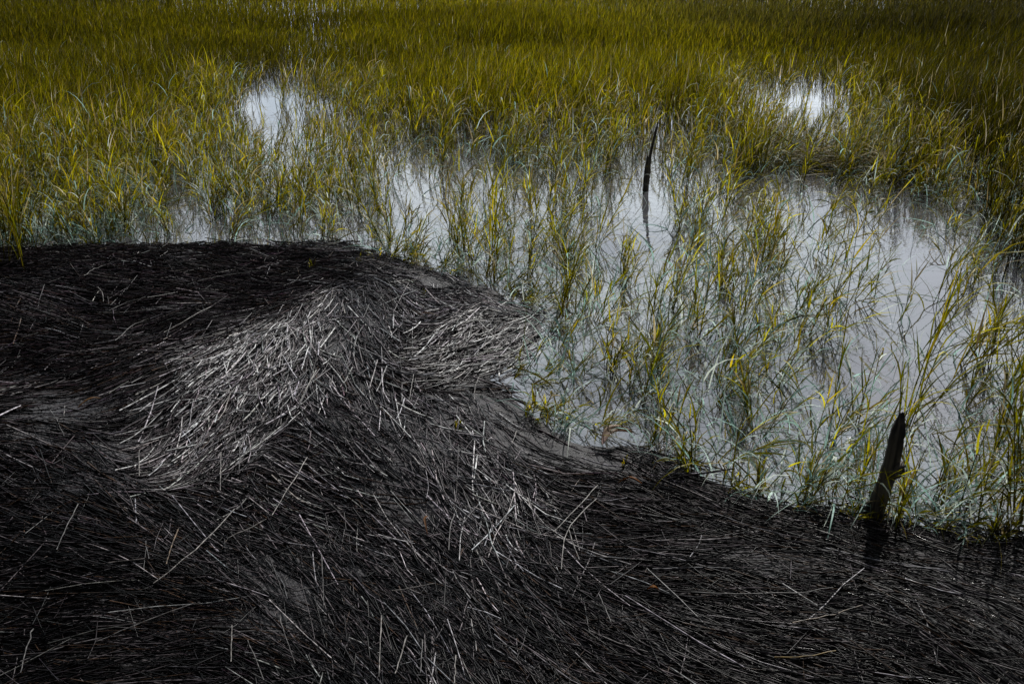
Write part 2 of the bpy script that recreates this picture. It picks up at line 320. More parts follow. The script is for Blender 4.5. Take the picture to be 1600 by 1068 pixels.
# chaff: short broken bits strewn over the mud between the stems
nc = 26000
Pc = np.column_stack([rng.uniform(-3.6, 2.6, nc), rng.uniform(1.5, 5.3, nc)]); Pc = Pc[in_poly(Pc, POLY)]; nc = len(Pc)
ca = rng.random(nc) * 6.283; fd = flow_dir(Pc); fd = rot2(fd, np.where(rng.random(nc) < .5, rng.normal(0, .4, nc), ca)); cl2 = rng.gamma(2, .009, nc) + .006
Cp = np.stack([Pc - fd * cl2[:, None] / 2, Pc, Pc + fd * cl2[:, None] / 2], 1)
cz = np.maximum(mat_z(Cp.reshape(-1, 2)[:, 0], Cp.reshape(-1, 2)[:, 1]), -.003).reshape(nc, 3) + rng.uniform(.0005, .004, (nc, 1))
Cc = np.concatenate([Cp, cz[..., None]], -1); cr = rng.uniform(.0006, .0016, (nc, 1)) * np.ones((1, 3))
ccol = np.array([.05, .043, .045]) * rng.gamma(.9, .9, (nc, 1))
chaff = tubes(Cc, cr, 4, ccol, rng.random(nc))
v, qd, cc, al = tubes(C, rad4, 5, colr, rng.random(NS))
v, qd, cc, al = merge([(v, qd, cc, al), chaff])
wet = np.where(rng.random(NS) < .25, 1, 0) * np.clip((q0[:, 0] - 1000) / 500, 0, 1)
tag(mesh_np('reed_wrack', v, qd, STRAW, col=cc, along=al, alpha=np.concatenate([1 - np.repeat(wet, 20), np.ones(len(chaff[0]))])), 'thick mat of dark dead reed stems drifted in swirls over the mud bank', 'dead reeds', kind='stuff')

# ------------------------------------------------------------------ grass: shoots made of a stem and arching leaves
OLIVE = np.array([[.145, .128, .0015], [.095, .090, .0015], [.18, .158, .003], [.062, .066, .002], [.165, .125, .004]])
MINT_SHEEN = np.array([[.48, .60, .54], [.31, .48, .42], [.60, .66, .58], [.20, .34, .30]])  # sky sheen on bent leaves, painted in as pale mint leaf colour
DRY = np.array([[.40, .32, .16], [.26, .19, .08], [.46, .41, .28]])
def ribbons(B, az, th0, bend, ln, wd, col, segs, tw, tipc=1.0, pw=1.4):
    n = len(B); t = (np.arange(segs) + .5) / segs
    th = th0[:, None] + bend[:, None] * t[None] ** pw
    azs = az[:, None] + tw[:, None] * t[None]
    stp = (ln / segs)[:, None, None] * np.stack([np.sin(th) * np.cos(azs), np.sin(th) * np.sin(azs), np.cos(th)], -1)
    P = np.concatenate([B[:, None], B[:, None] + np.cumsum(stp, 1)], 1)
    tt = np.linspace(0, 1, segs + 1); prof = np.minimum(1, .55 + 2.2 * tt) * np.maximum(1 - tt ** 1.6, .04)
    roll = rng.normal(0, .5, n)
    sd = np.stack([-np.sin(az), np.cos(az), np.zeros(n)], -1); dr = stp[:, 0] / (np.linalg.norm(stp[:, 0], axis=1, keepdims=True) + 1e-9)
    nn = np.cross(sd, dr); sd = sd * np.cos(roll)[:, None] + nn * np.sin(roll)[:, None]
    off = sd[:, None] * (wd[:, None] * prof[None] / 2)[..., None]
    V = np.stack([P - off, P + off], 2)
    k = segs + 1; idx = np.arange(n * k * 2).reshape(n, k, 2)
    Q = np.stack([idx[:, :-1, 0], idx[:, :-1, 1], idx[:, 1:, 1], idx[:, 1:, 0]], -1).reshape(-1, 4)
    cg = col[:, None, None, :] * (1 + (tipc - 1) * tt)[None, :, None, None] * np.ones((1, 1, 2, 1))
    return V.reshape(-1, 3), Q, cg.reshape(-1, 3), np.zeros(n * k * 2), P
def shoots(B, h, az, lean, nleaf, segs, wd, pale, dry, droop=1.0, stem_r=.0022, tint=None, spread=1.0):
    """returns (stem part, leaf part); leaf arrays keep shoot order."""
    n = len(B); ss = 3
    bend = rng.normal(.12, .10, n)
    t = (np.arange(ss) + .5) / ss; th = lean[:, None] + bend[:, None] * t[None]
    stp = (h * .8 / ss)[:, None, None] * np.stack([np.sin(th) * np.cos(az)[:, None], np.sin(th) * np.sin(az)[:, None], np.cos(th)], -1)
    P = np.concatenate([B[:, None], B[:, None] + np.cumsum(stp, 1)], 1)
    tn = np.ones(n)[:, None] if tint is None else tint
    oc = OLIVE[rng.integers(0, len(OLIVE), n)] * rng.uniform(.65, 1.25, (n, 1)) * tn
    rr = stem_r * np.linspace(1.15, .5, ss + 1)[None] * rng.uniform(.8, 1.25, (n, 1))
    stem = tubes(P, rr, 3, oc * np.array([.8, .85, 1.]), np.zeros(n))
    m = nleaf; i = np.repeat(np.arange(n), m); k = np.tile(np.arange(m), n)
    f = np.clip(.22 + .78 * (k + rng.random(n * m) * .8) / m, 0, .99) * ss; j = f.astype(int); fr = (f - j)[:, None]
    LB = P[i, j] * (1 - fr) + P[i, np.minimum(j + 1, ss)] * fr
    laz = np.where(k % 2 == 0, 0, np.pi) + az[i] * .3 + rng.normal(0, .9, n * m) + np.repeat(rng.random(n) * 6.28, m)
    # direction: mostly up along the stem, opening sideways
    op = rng.uniform(.12, .55, n * m) * spread
    dv = np.stack([np.sin(th[i, -1]) * np.cos(az[i]) + op * np.cos(laz), np.sin(th[i, -1]) * np.sin(az[i]) + op * np.sin(laz), np.cos(th[i, -1])], -1)
    dv /= np.linalg.norm(dv, axis=1, keepdims=True)
    a2 = np.arctan2(dv[:, 1], dv[:, 0]); t0 = np.arccos(np.clip(dv[:, 2], -1, 1))
    big = rng.random(n * m) < .48
    bd = np.where(big, rng.uniform(.7, 2.1, n * m), rng.uniform(.05, .7, n * m)) * droop
    ll = h[i] * rng.uniform(.30, .68, n * m) * (1 - .25 * (f / ss))
    u = rng.random(n * m); lc = OLIVE[rng.integers(0, len(OLIVE), n * m)] * rng.uniform(.3, 1.6, (n * m, 1)) * tn[i if tint is not None else np.zeros(n * m, int)]
    lowf = 1 - f / ss
    isp = u < pale * (.5 + 1.0 * lowf + .5 * big); isd = (u > 1 - dry)
    bd[isp] += rng.uniform(.4, 1.2, isp.sum())
    lc[isp] = MINT_SHEEN[rng.integers(0, len(MINT_SHEEN), isp.sum())] * rng.uniform(.5, 1.1, (isp.sum(), 1))
    lc[isd] = DRY[rng.integers(0, len(DRY), isd.sum())] * rng.uniform(.5, 1.1, (isd.sum(), 1))
    leaf = ribbons(LB, a2, t0, bd, ll, wd * rng.uniform(.6, 1.3, n * m), lc, segs, rng.normal(0, .35, n * m))
    return stem, leaf[:4]

# density of the standing grass at its foot, in photo pixels
DENS = [(0, -60, 1), (400, -60, 1), (800, -60, 1), (1200, -60, 1), (1600, -60, 1), (0, 40, 1), (250, 40, 1), (470, 30, .55), (600, 40, 1), (900, 40, 1), (1250, 40, 1), (1600, 40, 1),
        (0, 120, 1), (200, 120, 1), (340, 130, .8), (480, 80, .45), (560, 110, .9), (700, 120, 1), (900, 120, 1), (1100, 120, 1), (1200, 115, .9), (1300, 115, .8), (1400, 120, 1), (1600, 120, 1),
        (0, 200, .85), (120, 200, .8), (240, 200, .75), (330, 190, .5), (430, 98, 1), (380, 98, 1), (500, 118, .95), (440, 62, .9), (520, 150, .7), (340, 160, .7), (400, 132, .5), (460, 132, .5), (390, 170, .12), (440, 168, .04), (490, 190, .08), (420, 200, .07), (470, 205, .08), (560, 180, .55), (640, 170, .95), (740, 180, 1), (820, 185, .9), (900, 175, .9), (1000, 180, .8), (1080, 185, .8),
        (1150, 160, .5), (1160, 170, .5), (1180, 182, .25), (1220, 174, .10), (1270, 180, .06), (1310, 190, .2), (1360, 180, .95), (1450, 200, 1), (1600, 200, 1), (1160, 215, .75), (1230, 225, .55), (1290, 230, .25), (1370, 235, .35), (1500, 260, .9), (1600, 280, .95), (1430, 275, .55), (1330, 265, .5), (1250, 260, .45), (1540, 315, .55), (1470, 320, .3), (1600, 340, .5),
        (540, 220, .12), (600, 215, .25), (680, 215, .5), (760, 225, .4), (850, 225, .35), (930, 225, .4), (1010, 235, .12), (1080, 245, .3),
        (30, 260, .62), (120, 270, .6), (210, 260, .55), (300, 250, .4), (360, 250, .38), (440, 222, .14), (400, 228, .18), (480, 225, .16), (440, 258, .3), (500, 250, .28), (560, 280, .3), (630, 260, .12), (700, 270, .12),
        (30, 330, .6), (100, 340, .45), (170, 340, .5), (240, 320, .28), (300, 340, .10), (350, 310, .25), (400, 330, .35), (460, 330, .4), (520, 320, .3), (570, 350, .35), (620, 320, .12),
        (30, 382, .6), (100, 378, .35), (170, 375, .35), (230, 372, .45), (300, 372, .10), (380, 368, .3), (450, 365, .25), (520, 365, .12)]
tcol = np.array([[1., 1., 1.]])
def plant_field(y0, y1, xs, per_m2, name=None):
    n = int((y1 - y0) * (xs[1] - xs[0]) * per_m2)
    B = np.column_stack([rng.uniform(*xs, n), rng.uniform(y0, y1, n), np.full(n, -.03)])
    q = proj(B); return B, q
parts = []
for y0, y1, dens, nl, sg, wd in ((4.6, 8.5, 400, 5, 4, .0052), (8.5, 13, 560, 4, 3, .0045), (13, 20, 380, 3, 3, .0058), (20, 34, 60, 3, 2, .018)):
    hw = y1 * .56 + 1.2
    B, q = plant_field(y0, y1, (-hw, hw), dens)
    d = field(q, DENS, 34) if y0 < 20 else np.ones(len(B))
    cl_ = vnoise(B[:, 0] * 2.3, B[:, 1] * 2.3) * .6 + vnoise(B[:, 0] * 7 + 5, B[:, 1] * 7) * .4
    keep = (rng.random(len(B)) < d ** 1.6 * (.35 + 1.3 * cl_).clip(0, 1)) & (d > .5) & (np.abs(B[:, 0]) < B[:, 1] * .60 + 1.0)
    B = B[keep]; d = d[keep]; n = len(B); print('field', y0, n)
    hm = .44 + .22 * (vnoise(B[:, 0] * .55 + 4, B[:, 1] * .55) - .3) + .10 * d
    h = hm * rng.uniform(.62, 1.15, n) * (1 - .30 * np.clip((B[:, 1] - 7) / 4, 0, 1)) * field(proj(B), [(430, 100, .5), (430, 60, .75), (390, 130, .6), (480, 130, .6), (300, 100, 1), (560, 100, 1), (430, 10, 1), (1240, 120, .7), (1240, 70, 1), (1000, 100, 1), (1400, 150, 1), (300, 250, 1), (700, 250, 1)], 60)
    az = rng.normal(.1, 1.0, n); lean = np.abs(rng.normal(.12, .13, n))
    tv = .55 + .9 * vnoise(B[:, 0] * .33 + 20, B[:, 1] * .33 + 3)
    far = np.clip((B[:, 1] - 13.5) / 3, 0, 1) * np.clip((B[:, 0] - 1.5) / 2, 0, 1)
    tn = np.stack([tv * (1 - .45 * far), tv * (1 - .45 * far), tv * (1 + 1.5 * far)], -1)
    VIGNETTE = field(proj(B), [(0, 60, .6), (300, 60, .75), (600, 100, 1.25), (900, 60, 1.5), (1200, 60, 1.3), (1450, 100, .65), (1600, 60, .6), (1450, 220, .36), (1600, 250, .34), (0, 250, .9), (300, 250, 1.0), (700, 220, 1.15), (1100, 220, 1.15)], 120)  # vignette painted into the grass tint: sides darkened, middle brightened
    st, lf = shoots(B, h, az, lean, nl, sg, wd, .012 * (y0 < 10), .03 * (y0 < 10) + .008 + .04 * (y0 < 8), tint=tn * VIGNETTE[:, None], droop=.55, spread=.7, stem_r=.0025 if y0 < 13 else .004)
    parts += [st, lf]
v, qd, cc, al = merge(parts)
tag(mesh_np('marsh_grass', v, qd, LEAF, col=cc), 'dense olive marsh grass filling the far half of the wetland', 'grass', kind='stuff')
# ------------------------------------------------------------------ tufts standing in the water, one object each
def make_tuft(px, py, hpx, lean_deg, nsh, pale, label, group, dry=.12, droop=1.0, spreadr=.035, split=True, nleaf=7, tint=1.0, spread=1.0, wd=.0068, az=None, name='grass_tuft', z=-.03):
    """px,py: foot in the photo; hpx: standing height in photo pixels; lean_deg: lean towards the right of the photo."""
    b = at(px, py, 0.0); dep = b[1] * cT + CAM_H * sT; h = hpx * dep / FPX / .93
    sgn = 1 if lean_deg >= 0 else -1
    a0 = (0 if sgn > 0 else np.pi) if az is None else az
    r = spreadr * np.sqrt(rng.random(nsh)); ph = rng.random(nsh) * 6.283
    B = np.column_stack([b[0] + r * np.cos(ph), b[1] + r * np.sin(ph), np.full(nsh, z)])
    if z > 0:
        B[:, 2] = mat_z(B[:, 0], B[:, 1]) - .004
    lean = np.abs(R(abs(lean_deg)) + rng.normal(0, .26, nsh)); azs = a0 + rng.normal(0, .9, nsh)
    hh = h * rng.uniform(.55, 1.08, nsh); hh[0] = h * 1.05
    root = empty(name, (b[0], b[1], B[0, 2]))
    tag(root, label, 'grass tuft', group)
    tn = np.full((nsh, 3), tint * 2.1)
    st, lf = shoots(B, hh, azs, lean, nleaf, 5, wd, pale, dry, droop=droop, tint=tn, spread=spread)
    og = (b[0], b[1], B[0, 2])
    if split:
        ks = len(st[0]) // nsh; kq = len(st[1]) // nsh; ls = len(lf[0]) // nsh; lq = len(lf[1]) // nsh
        for i in range(nsh):
            so = mesh_np('stem', st[0][i * ks:(i + 1) * ks], st[1][i * kq:(i + 1) * kq] - i * ks, LEAF, root, st[2][i * ks:(i + 1) * ks], origin=og)
            mesh_np('foliage', lf[0][i * ls:(i + 1) * ls], lf[1][i * lq:(i + 1) * lq] - i * ls, LEAF, so, lf[2][i * ls:(i + 1) * ls], origin=og)
    else:
        mesh_np('stem', st[0], st[1], LEAF, root, st[2], origin=og)
        mesh_np('foliage', lf[0], lf[1], LEAF, root, lf[2], origin=og)
    return root
used = []
G1 = 'grass tufts standing in the open water'
HERO = [  # px, py, height px, lean, shoots, pale, label, extra
    (1425, 668, 330, 34, 5, .06, 'tall grass tuft leaning far right just behind the leaning stump', {}),
    (1398, 700, 220, 18, 5, .10, 'olive grass tuft crowding the right side of the leaning stump', {}),
    (1345, 770, 150, 12, 6, .15, 'grass tuft at the foot of the leaning stump on its left side', {}),
    (1290, 690, 165, 20, 10, .16, 'bushy yellow-olive tuft left of the leaning stump', {}),
    (1256, 775, 130, 24, 11, .45, 'pale mint tuft with drooping leaves on the mat edge left of the stump', dict(droop=1.3)),
    (1180, 770, 85, 15, 6, .30, 'low bent tuft at the mat edge left of the pale mint tuft', dict(droop=1.3)),
    (1088, 735, 130, -4, 7, .12, 'dark tuft standing where the reed mat edge turns, right of the curled leaf', dict(tint=.6)),
    (1512, 800, 210, 22, 8, .08, 'dark leaning tuft on the mat edge right of the stump', dict(tint=.7)),
    (1590, 815, 240, -4, 9, .10, 'dark tall tuft on the mat edge at the far right of the photo', dict(tint=.55)),
    (1455, 792, 150, 52, 6, .08, 'tuft bent almost flat to the right beside the stump foot', dict(tint=.8)),
    (1570, 700, 200, 38, 6, .08, 'long leaning tuft in open water at the right edge above the dark tall tuft', dict(tint=.75)),
    (1500, 640, 170, 42, 4, .10, 'thin widely leaning tuft in the open water right of the stump top', {}),
    (1580, 540, 170, 45, 5, .08, 'leaning tuft at the right edge level with the tip of the reed mat', dict(tint=.8)),
    (1150, 520, 170, 8, 5, .22, 'upright yellow tuft in the middle of the right-hand water', {}),
    (1198, 445, 165, 16, 7, .10, 'tall ochre tuft leaning right, in the water below the pale water gap', {}),
    (1285, 530, 150, 24, 6, .14, 'ochre tuft leaning right in mid water above the bushy yellow-olive tuft', {}),
    (1335, 470, 150, 28, 5, .08, 'long-stemmed tuft leaning right in open water', {}),
    (1398, 500, 120, 22, 2, .25, 'pair of thin green shoots in the clearest water', {}),
    (1430, 565, 240, 30, 4, .06, 'very long thin shoots leaning right across the clearest water', {}),
    (1210, 600, 120, 34, 7, .32, 'tuft with pale arching leaves in the middle of the right-hand water', {}),
    (1120, 610, 110, 18, 7, .40, 'pale mint tuft in the water right of the curled leaf', dict(droop=1.2)),
    (1020, 690, 115, 14, 4, .16, 'slim upright tuft beside the curled brown leaf', {}),
    (955, 575, 110, 14, 12, .18, 'dense ochre tuft standing off the tip of the reed mat', {}),
    (1012, 522, 165, 4, 7, .16, 'tall upright tuft below the thin dark stake', {}),
    (925, 505, 110, 30, 8, .2, 'leaning tuft between the mat tip and the tall upright tuft', {}),
    (767, 422, 185, 2, 9, .12, 'tall straight ochre tuft at the top curve of the reed mat', {}),
    (732, 412, 95, 10, 5, .15, 'short tuft left of the tall straight ochre tuft', {}),
    (625, 402, 62, 40, 26, .12, 'big flattened tuft lying on the top corner of the reed mat', dict(spreadr=.13, droop=1.6, tint=1.0, spread=1.5)),
    (672, 416, 50, 60, 14, .2, 'small flattened tuft right of the big flattened tuft', dict(spreadr=.09, droop=1.6)),
    (822, 474, 85, 60, 16, .22, 'flattened tuft bent right from the shoulder of the reed mat', dict(spreadr=.08, droop=1.3, tint=1.05)),
    (815, 590, 80, 58, 15, .2, 'flattened tuft sprawling right from the notch below the mat tip', dict(spreadr=.06, droop=1.4, tint=1.05)),
    (842, 650, 75, 40, 20, .15, 'dark matted tuft slumped on the mat edge above the curled leaf', dict(spreadr=.07, droop=1.7, tint=.8, spread=1.6)),
    (872, 668, 70, 25, 7, .85, 'white tuft with hanging leaves on the mat edge', dict(droop=2.0)),
    (920, 660, 75, 68, 8, .15, 'tuft lying flat to the right over the water above the curled leaf', {}),
    (1060, 715, 100, 30, 5, .15, 'tuft leaning right at the mat edge beyond the curled leaf', dict(tint=.7)),
    (1098, 335, 120, 8, 5, .10, 'slim tall tuft right of the thin dark stake', {}),
    (1055, 250, 70, 35, 12, .12, 'leaning bushy tuft just right of the thin dark stake', {}),
    (955, 240, 75, 22, 16, .10, 'bushy tuft left of the thin dark stake', {}),
    (586, 290, 105, 3, 8, .16, 'upright tuft in the water above the top corner of the reed mat', {}),
    (880, 420, 120, 26, 6, .2, 'thin leaning tuft above the shoulder of the reed mat', {}),
    (1060, 440, 120, 22, 6, .22, 'tuft leaning right in the water below and right of the thin stake', {}),
    (935, 385, 130, 8, 6, .2, 'upright tuft in the water below and left of the thin stake', {}),
    (1275, 395, 105, 24, 6, .12, 'ochre tuft leaning right below the flattened grass bank', {}),
    (1330, 806, 60, 20, 9, .25, 'low ragged tuft on the mat edge between the pale mint tuft and the stump', dict(droop=1.6, spread=1.4, spreadr=.06)),
    (1408, 818, 75, 62, 10, .12, 'low tuft sprawling right across the foot of the leaning stump', dict(droop=1.2, spread=1.4, spreadr=.05)),
    (1384, 806, 110, -14, 6, .15, 'tuft of bent leaves hanging in front of the stump foot', dict(droop=1.7, tint=.8)),
    (1402, 806, 125, 26, 6, .2, 'upright tuft growing right in front of the middle of the leaning stump', dict(tint=.9)),
    (1478, 826, 60, 45, 10, .12, 'low dark tuft on the mat edge below the dark leaning tuft', dict(droop=1.5, tint=.7, spread=1.4, spreadr=.06)),
    (1548, 838, 70, 30, 9, .10, 'low dark tuft on the mat edge left of the far right tall tuft', dict(droop=1.4, tint=.6, spread=1.3)),
    (1138, 764, 75, 35, 8, .2, 'small leaning tuft on the mat edge right of the dark edge tuft', dict(droop=1.4, tint=.8)),
    (1225, 785, 90, 40, 9, .5, 'low mint tuft with sprawling leaves left of the bigger pale mint tuft', dict(droop=1.6, spread=1.3)),
    (700, 424, 45, 50, 10, .25, 'low bent tuft on the mat edge below the short ochre tuft', dict(droop=1.6, spread=1.4, spreadr=.07)),
    (790, 455, 70, 45, 9, .2, 'bent tuft on the mat edge right of the tall straight ochre tuft', dict(droop=1.4, spreadr=.05)),
    (850, 520, 60, 55, 10, .25, 'low sprawling tuft touching the very tip of the reed mat', dict(droop=1.4, spreadr=.05, spread=1.3)),
    (1120, 228, 80, 26, 9, .06, 'dense tuft leaning right, left of the bright water gap at upper right', dict(tint=.7, spreadr=.08)),
    (1165, 222, 85, 30, 10, .06, 'dense tuft leaning right in front of the left end of the upper right water gap', dict(tint=.7, spreadr=.09)),
    (1205, 226, 75, 34, 9, .06, 'dense tuft leaning right across the middle of the upper right water gap', dict(tint=.65, spreadr=.08)),
    (1255, 236, 75, 32, 8, .06, 'dense tuft leaning right below the right end of the upper right water gap', dict(tint=.65, spreadr=.08)),
    (1480, 420, 110, 30, 5, .14, 'thin tuft leaning right below the dark grass at the right', dict(tint=.8)),
]
for px, py, h, le, ns_, pa, lab, kw in HERO:
    make_tuft(px, py, h, le, ns_, pa, lab, G1, **kw); used.append((px, py))
# the rest: drawn from the density map, nearest first
SPARSE = DENS + [(900, 330, .22), (800, 330, .22), (700, 340, .18), (1000, 330, .16), (1100, 300, .22), (1200, 320, .16), (1300, 330, .12), (1400, 340, .10), (1180, 400, .26), (1080, 400, .30), (980, 420, .30), (870, 400, .30), (800, 420, .30),
                 (930, 480, .36), (900, 540, .34), (1000, 560, .34), (1100, 520, .34), (1250, 480, .32), (1330, 420, .2), (1430, 430, .10), (1540, 420, .24), (1500, 520, .14), (1450, 600, .22), (1560, 620, .30),
                 (1350, 560, .22), (1250, 580, .36), (1150, 580, .36), (1060, 630, .34), (960, 640, .24), (1150, 680, .34), (1250, 680, .36), (1200, 740, .36), (1340, 650, .28), (1480, 700, .34), (1560, 700, .36), (1560, 770, .48), (1460, 780, .42), (720, 390, .3), (870, 600, .3)]
ZONES = [  # test(px,py) -> label, group
    (lambda x, y: x < 330 and y > 300, 'small grass tuft in the shallows along the left top edge of the mat', 'tufts along the left mat edge'),
    (lambda x, y: x < 330, 'grass tuft in the flooded thicket at the left', 'tufts in the left thicket'),
    (lambda x, y: x < 660 and y > 300, 'small grass tuft in the shallows left of the mat corner', 'tufts above the mat corner'),
    (lambda x, y: x < 660, 'grass tuft around the bright water gap at upper left', 'tufts around the upper left water gap'),
    (lambda x, y: y < 300 and x < 1110, 'short grass tuft at the far rim of the open water', 'tufts on the far rim of the water'),
    (lambda x, y: y < 310, 'grass tuft around the bright water gap at upper right', 'tufts around the upper right water gap'),
    (lambda x, y: x < 1000 and y < 480, 'thin grass tuft in the water above the mat tip', 'tufts above the mat tip'),
    (lambda x, y: x < 1120, 'thin grass tuft in the water right of the mat tip', 'tufts right of the mat tip'),
    (lambda x, y: y < 470, 'thin grass tuft in the open water below the flattened bank', 'tufts in the clear right water'),
    (lambda x, y: x < 1390, 'thin grass tuft in the water left of the leaning stump', 'tufts left of the leaning stump'),
    (lambda x, y: True, 'thin grass tuft in the water at the right edge', 'tufts at the right edge'),
]
cand = np.column_stack([rng.uniform(-7, 7, 26000), rng.uniform(2.6, 10.5, 26000), np.zeros(26000)])
qc = proj(cand); ok = (qc[:, 0] > -40) & (qc[:, 0] < 1640) & (qc[:, 1] > 120) & ~in_poly(cand[:, :2], POLY)
cand, qc = cand[ok], qc[ok]; dn = field(qc, SPARSE, 30)
ok = (rng.random(len(cand)) < dn ** 1.6 * .42 * np.where(qc[:, 1] > 225, np.where(qc[:, 0] < 620, 2.4, np.where(qc[:, 1] > 400, np.where(qc[:, 0] > 1380, 1.6, 1.25), 1.15)), 1)) & (dn < .72) & ~((np.abs(qc[:, 0] - 1012) < 26) & (qc[:, 1] > 285) & (qc[:, 1] < 410)); cand, qc, dn = cand[ok], qc[ok], dn[ok]
o = np.argsort(-qc[:, 1]); cand, qc, dn = cand[o], qc[o], dn[o]
hero_w = at([u_[0] for u_ in used], [u_[1] for u_ in used])
keepi = []; acc = [tuple(h_[:2]) for h_ in hero_w]
for i in range(len(cand)):
    p = cand[i, :2]; a_ = np.array(acc)
    if ((a_ - p) ** 2).sum(1).min() > (.075 + .02 * (1 - dn[i])) ** 2:
        keepi.append(i); acc.append(tuple(p))
print('tuft candidates', len(keepi))
NIND = 300 - len(HERO)
for i in keepi[:NIND]:
    x, y = qc[i]
    lab, grp = next((z_[1], z_[2]) for z_ in ZONES if z_[0](x, y))
    dep = cand[i, 1] * cT + CAM_H * sT; right = np.clip((x - 700) / 500, 0, 1)
    h = rng.uniform(.20, .46) * (1 + .15 * (y < 330)); hp = h * FPX / dep
    ns_ = int(rng.integers(3, 9)) + (1 if x < 600 else 0)
    make_tuft(x, y, hp, rng.normal(3 + 17 * right, 10), ns_, (rng.uniform(.2, .65) if y > 520 and x < 1400 else rng.uniform(.06, .26)) if y > 300 else .12, lab, grp, dry=.14, split=y > 430,
              nleaf=7, droop=rng.uniform(.9, 1.6), tint=rng.uniform(.75, 1.1) * (1 - .2 * (x > 1450)))
parts = []
Br = cand[keepi[NIND:]]
if len(Br):
    n = len(Br); m = 6; B = np.repeat(Br, m, 0) + np.column_stack([rng.normal(0, .035, n * m), rng.normal(0, .035, n * m), np.full(n * m, -.03)])
    h = rng.uniform(.22, .55, n * m); st, lf = shoots(B, h, rng.normal(.1, .8, n * m), np.abs(rng.normal(.15, .14, n * m)), 6, 4, .0068, .09, .15, tint=np.full((n * m, 3), 1.9), droop=1.3)
    parts = [st, lf]
# short bent and broken leaves floating flat or arching low over the water
nb = 42000
B = np.column_stack([rng.uniform(-5, 4.5, nb), rng.uniform(2.6, 8.5, nb), np.full(nb, -.005)])
ac = np.array(acc); kk = rng.random(nb) < .6; B[kk, :2] = ac[rng.integers(0, len(ac), kk.sum())] + rng.normal(0, .07, (kk.sum(), 2)); q = proj(B)
dd = field(q, SPARSE, 30); ok = (rng.random(nb) < np.minimum(dd * np.where((q[:, 0] > 760) & (q[:, 1] > 380), 1.25, 1.15), .5)) & (q[:, 1] > 215) & ~in_poly(B[:, :2], POLY) & (q[:, 0] > -80) & (q[:, 0] < 1700)
B = B[ok]; nb = len(B)
pc = np.where((rng.random(nb) < np.where(proj(B)[:, 1] > 340, .7, .4))[:, None], MINT_SHEEN[rng.integers(0, 4, nb)] * rng.uniform(.3, 1.25, (nb, 1)), OLIVE[rng.integers(0, 5, nb)] * rng.uniform(.4, 1.1, (nb, 1)))
lv = ribbons(B, rng.random(nb) * 6.28, rng.uniform(.2, 1.2, nb), rng.uniform(.5, 1.9, nb), rng.uniform(.07, .36, nb), rng.uniform(.003, .0085, nb), pc, 5, rng.normal(0, .4, nb))
parts.append(lv[:4])
v, qd, cc, al = merge(parts)
tag(mesh_np('water_grass', v, qd, LEAF, col=cc), 'sparse bent grass leaves rising thinly all over the shallow water', 'grass', kind='stuff')
# flattened bank of straw and grass in the upper right
nb = 1500; t = rng.random(nb)
q = np.column_stack([1200 + 260 * t + rng.normal(0, 14, nb), 248 + 22 * t + rng.normal(0, 9, nb)])
B = at(q[:, 0], q[:, 1], 0.0); B[:, 2] = rng.uniform(0, .07, nb)
bc = np.where((rng.random(nb) < .45)[:, None], DRY[rng.integers(0, 3, nb)] * rng.uniform(.3, .9, (nb, 1)), OLIVE[rng.integers(0, 5, nb)] * rng.uniform(.4, 1, (nb, 1)))
lv = ribbons(B, np.where(rng.random(nb) < .6, 0, np.pi) + rng.normal(0, .5, nb), rng.uniform(.9, 1.5, nb), rng.uniform(.1, .6, nb), rng.uniform(.15, .5, nb), rng.uniform(.004, .009, nb), bc, 4, rng.normal(0, .3, nb))
tag(mesh_np('flattened_grass', lv[0], lv[1], LEAF, col=lv[2]), 'low bank of flattened tangled brown grass below the upper right water gap', 'grass', kind='stuff')

# ------------------------------------------------------------------ wood in the water
def wood_tube(name, path, radii, parent=None, sides=14, rough=.16, seed=0, cap=True, origin=None):
    g = np.random.default_rng(seed); P = np.array(path, float); r = np.array(radii, float)
    tt = np.linspace(0, 1, len(P)); t2 = np.linspace(0, 1, len(P) * 5)
    C = np.stack([np.interp(t2, tt, P[:, i]) for i in range(3)], -1); rr = np.interp(t2, tt, r)
    C[1:-1] += g.normal(0, .03, (len(C) - 2, 3)) * rr[1:-1, None]
    T = np.gradient(C, axis=0); T /= np.linalg.norm(T, axis=1, keepdims=True)
    a = np.arange(sides) * 2 * np.pi / sides; flute = 1 + rough * g.normal(0, 1, sides)
    bm = bmesh.new(); rings = []
    og = np.array(origin if origin is not None else (0, 0, 0))
    for c, t, rad_ in zip(C, T, rr):
        s = np.cross(t, [0, 1, 0.01]); s /= np.linalg.norm(s); u = np.cross(s, t)
        f = rad_ * flute * (1 + g.normal(0, .035, sides))
        rings.append([bm.verts.new(tuple(c - og + f[k] * (s * np.cos(a[k]) + u * np.sin(a[k])))) for k in range(sides)])
    for A, B_ in zip(rings[:-1], rings[1:]):
        for k in range(sides): bm.faces.new((A[k], A[(k + 1) % sides], B_[(k + 1) % sides], B_[k]))
    if cap:
        top = rings[-1]
        for k in range(sides): top[k].co += Vector(tuple(T[-1] * rr[-1] * g.uniform(-.5, 1.3)))
        c = bm.verts.new(tuple(C[-1] - og)); [bm.faces.new((top[k], top[(k + 1) % sides], c)) for k in range(sides)]
        c = bm.verts.new(tuple(C[0] - og)); [bm.faces.new((rings[0][(k + 1) % sides], rings[0][k], c)) for k in range(sides)]
    bmesh.ops.recalc_face_normals(bm, faces=bm.faces[:])
    me = bpy.data.meshes.new(name); bm.to_mesh(me); bm.free(); me.materials.append(WOOD)
    for p_ in me.polygons: p_.use_smooth = True
    ob = bpy.data.objects.new(name, me); COL.objects.link(ob)
    if parent: ob.parent = parent
    return ob
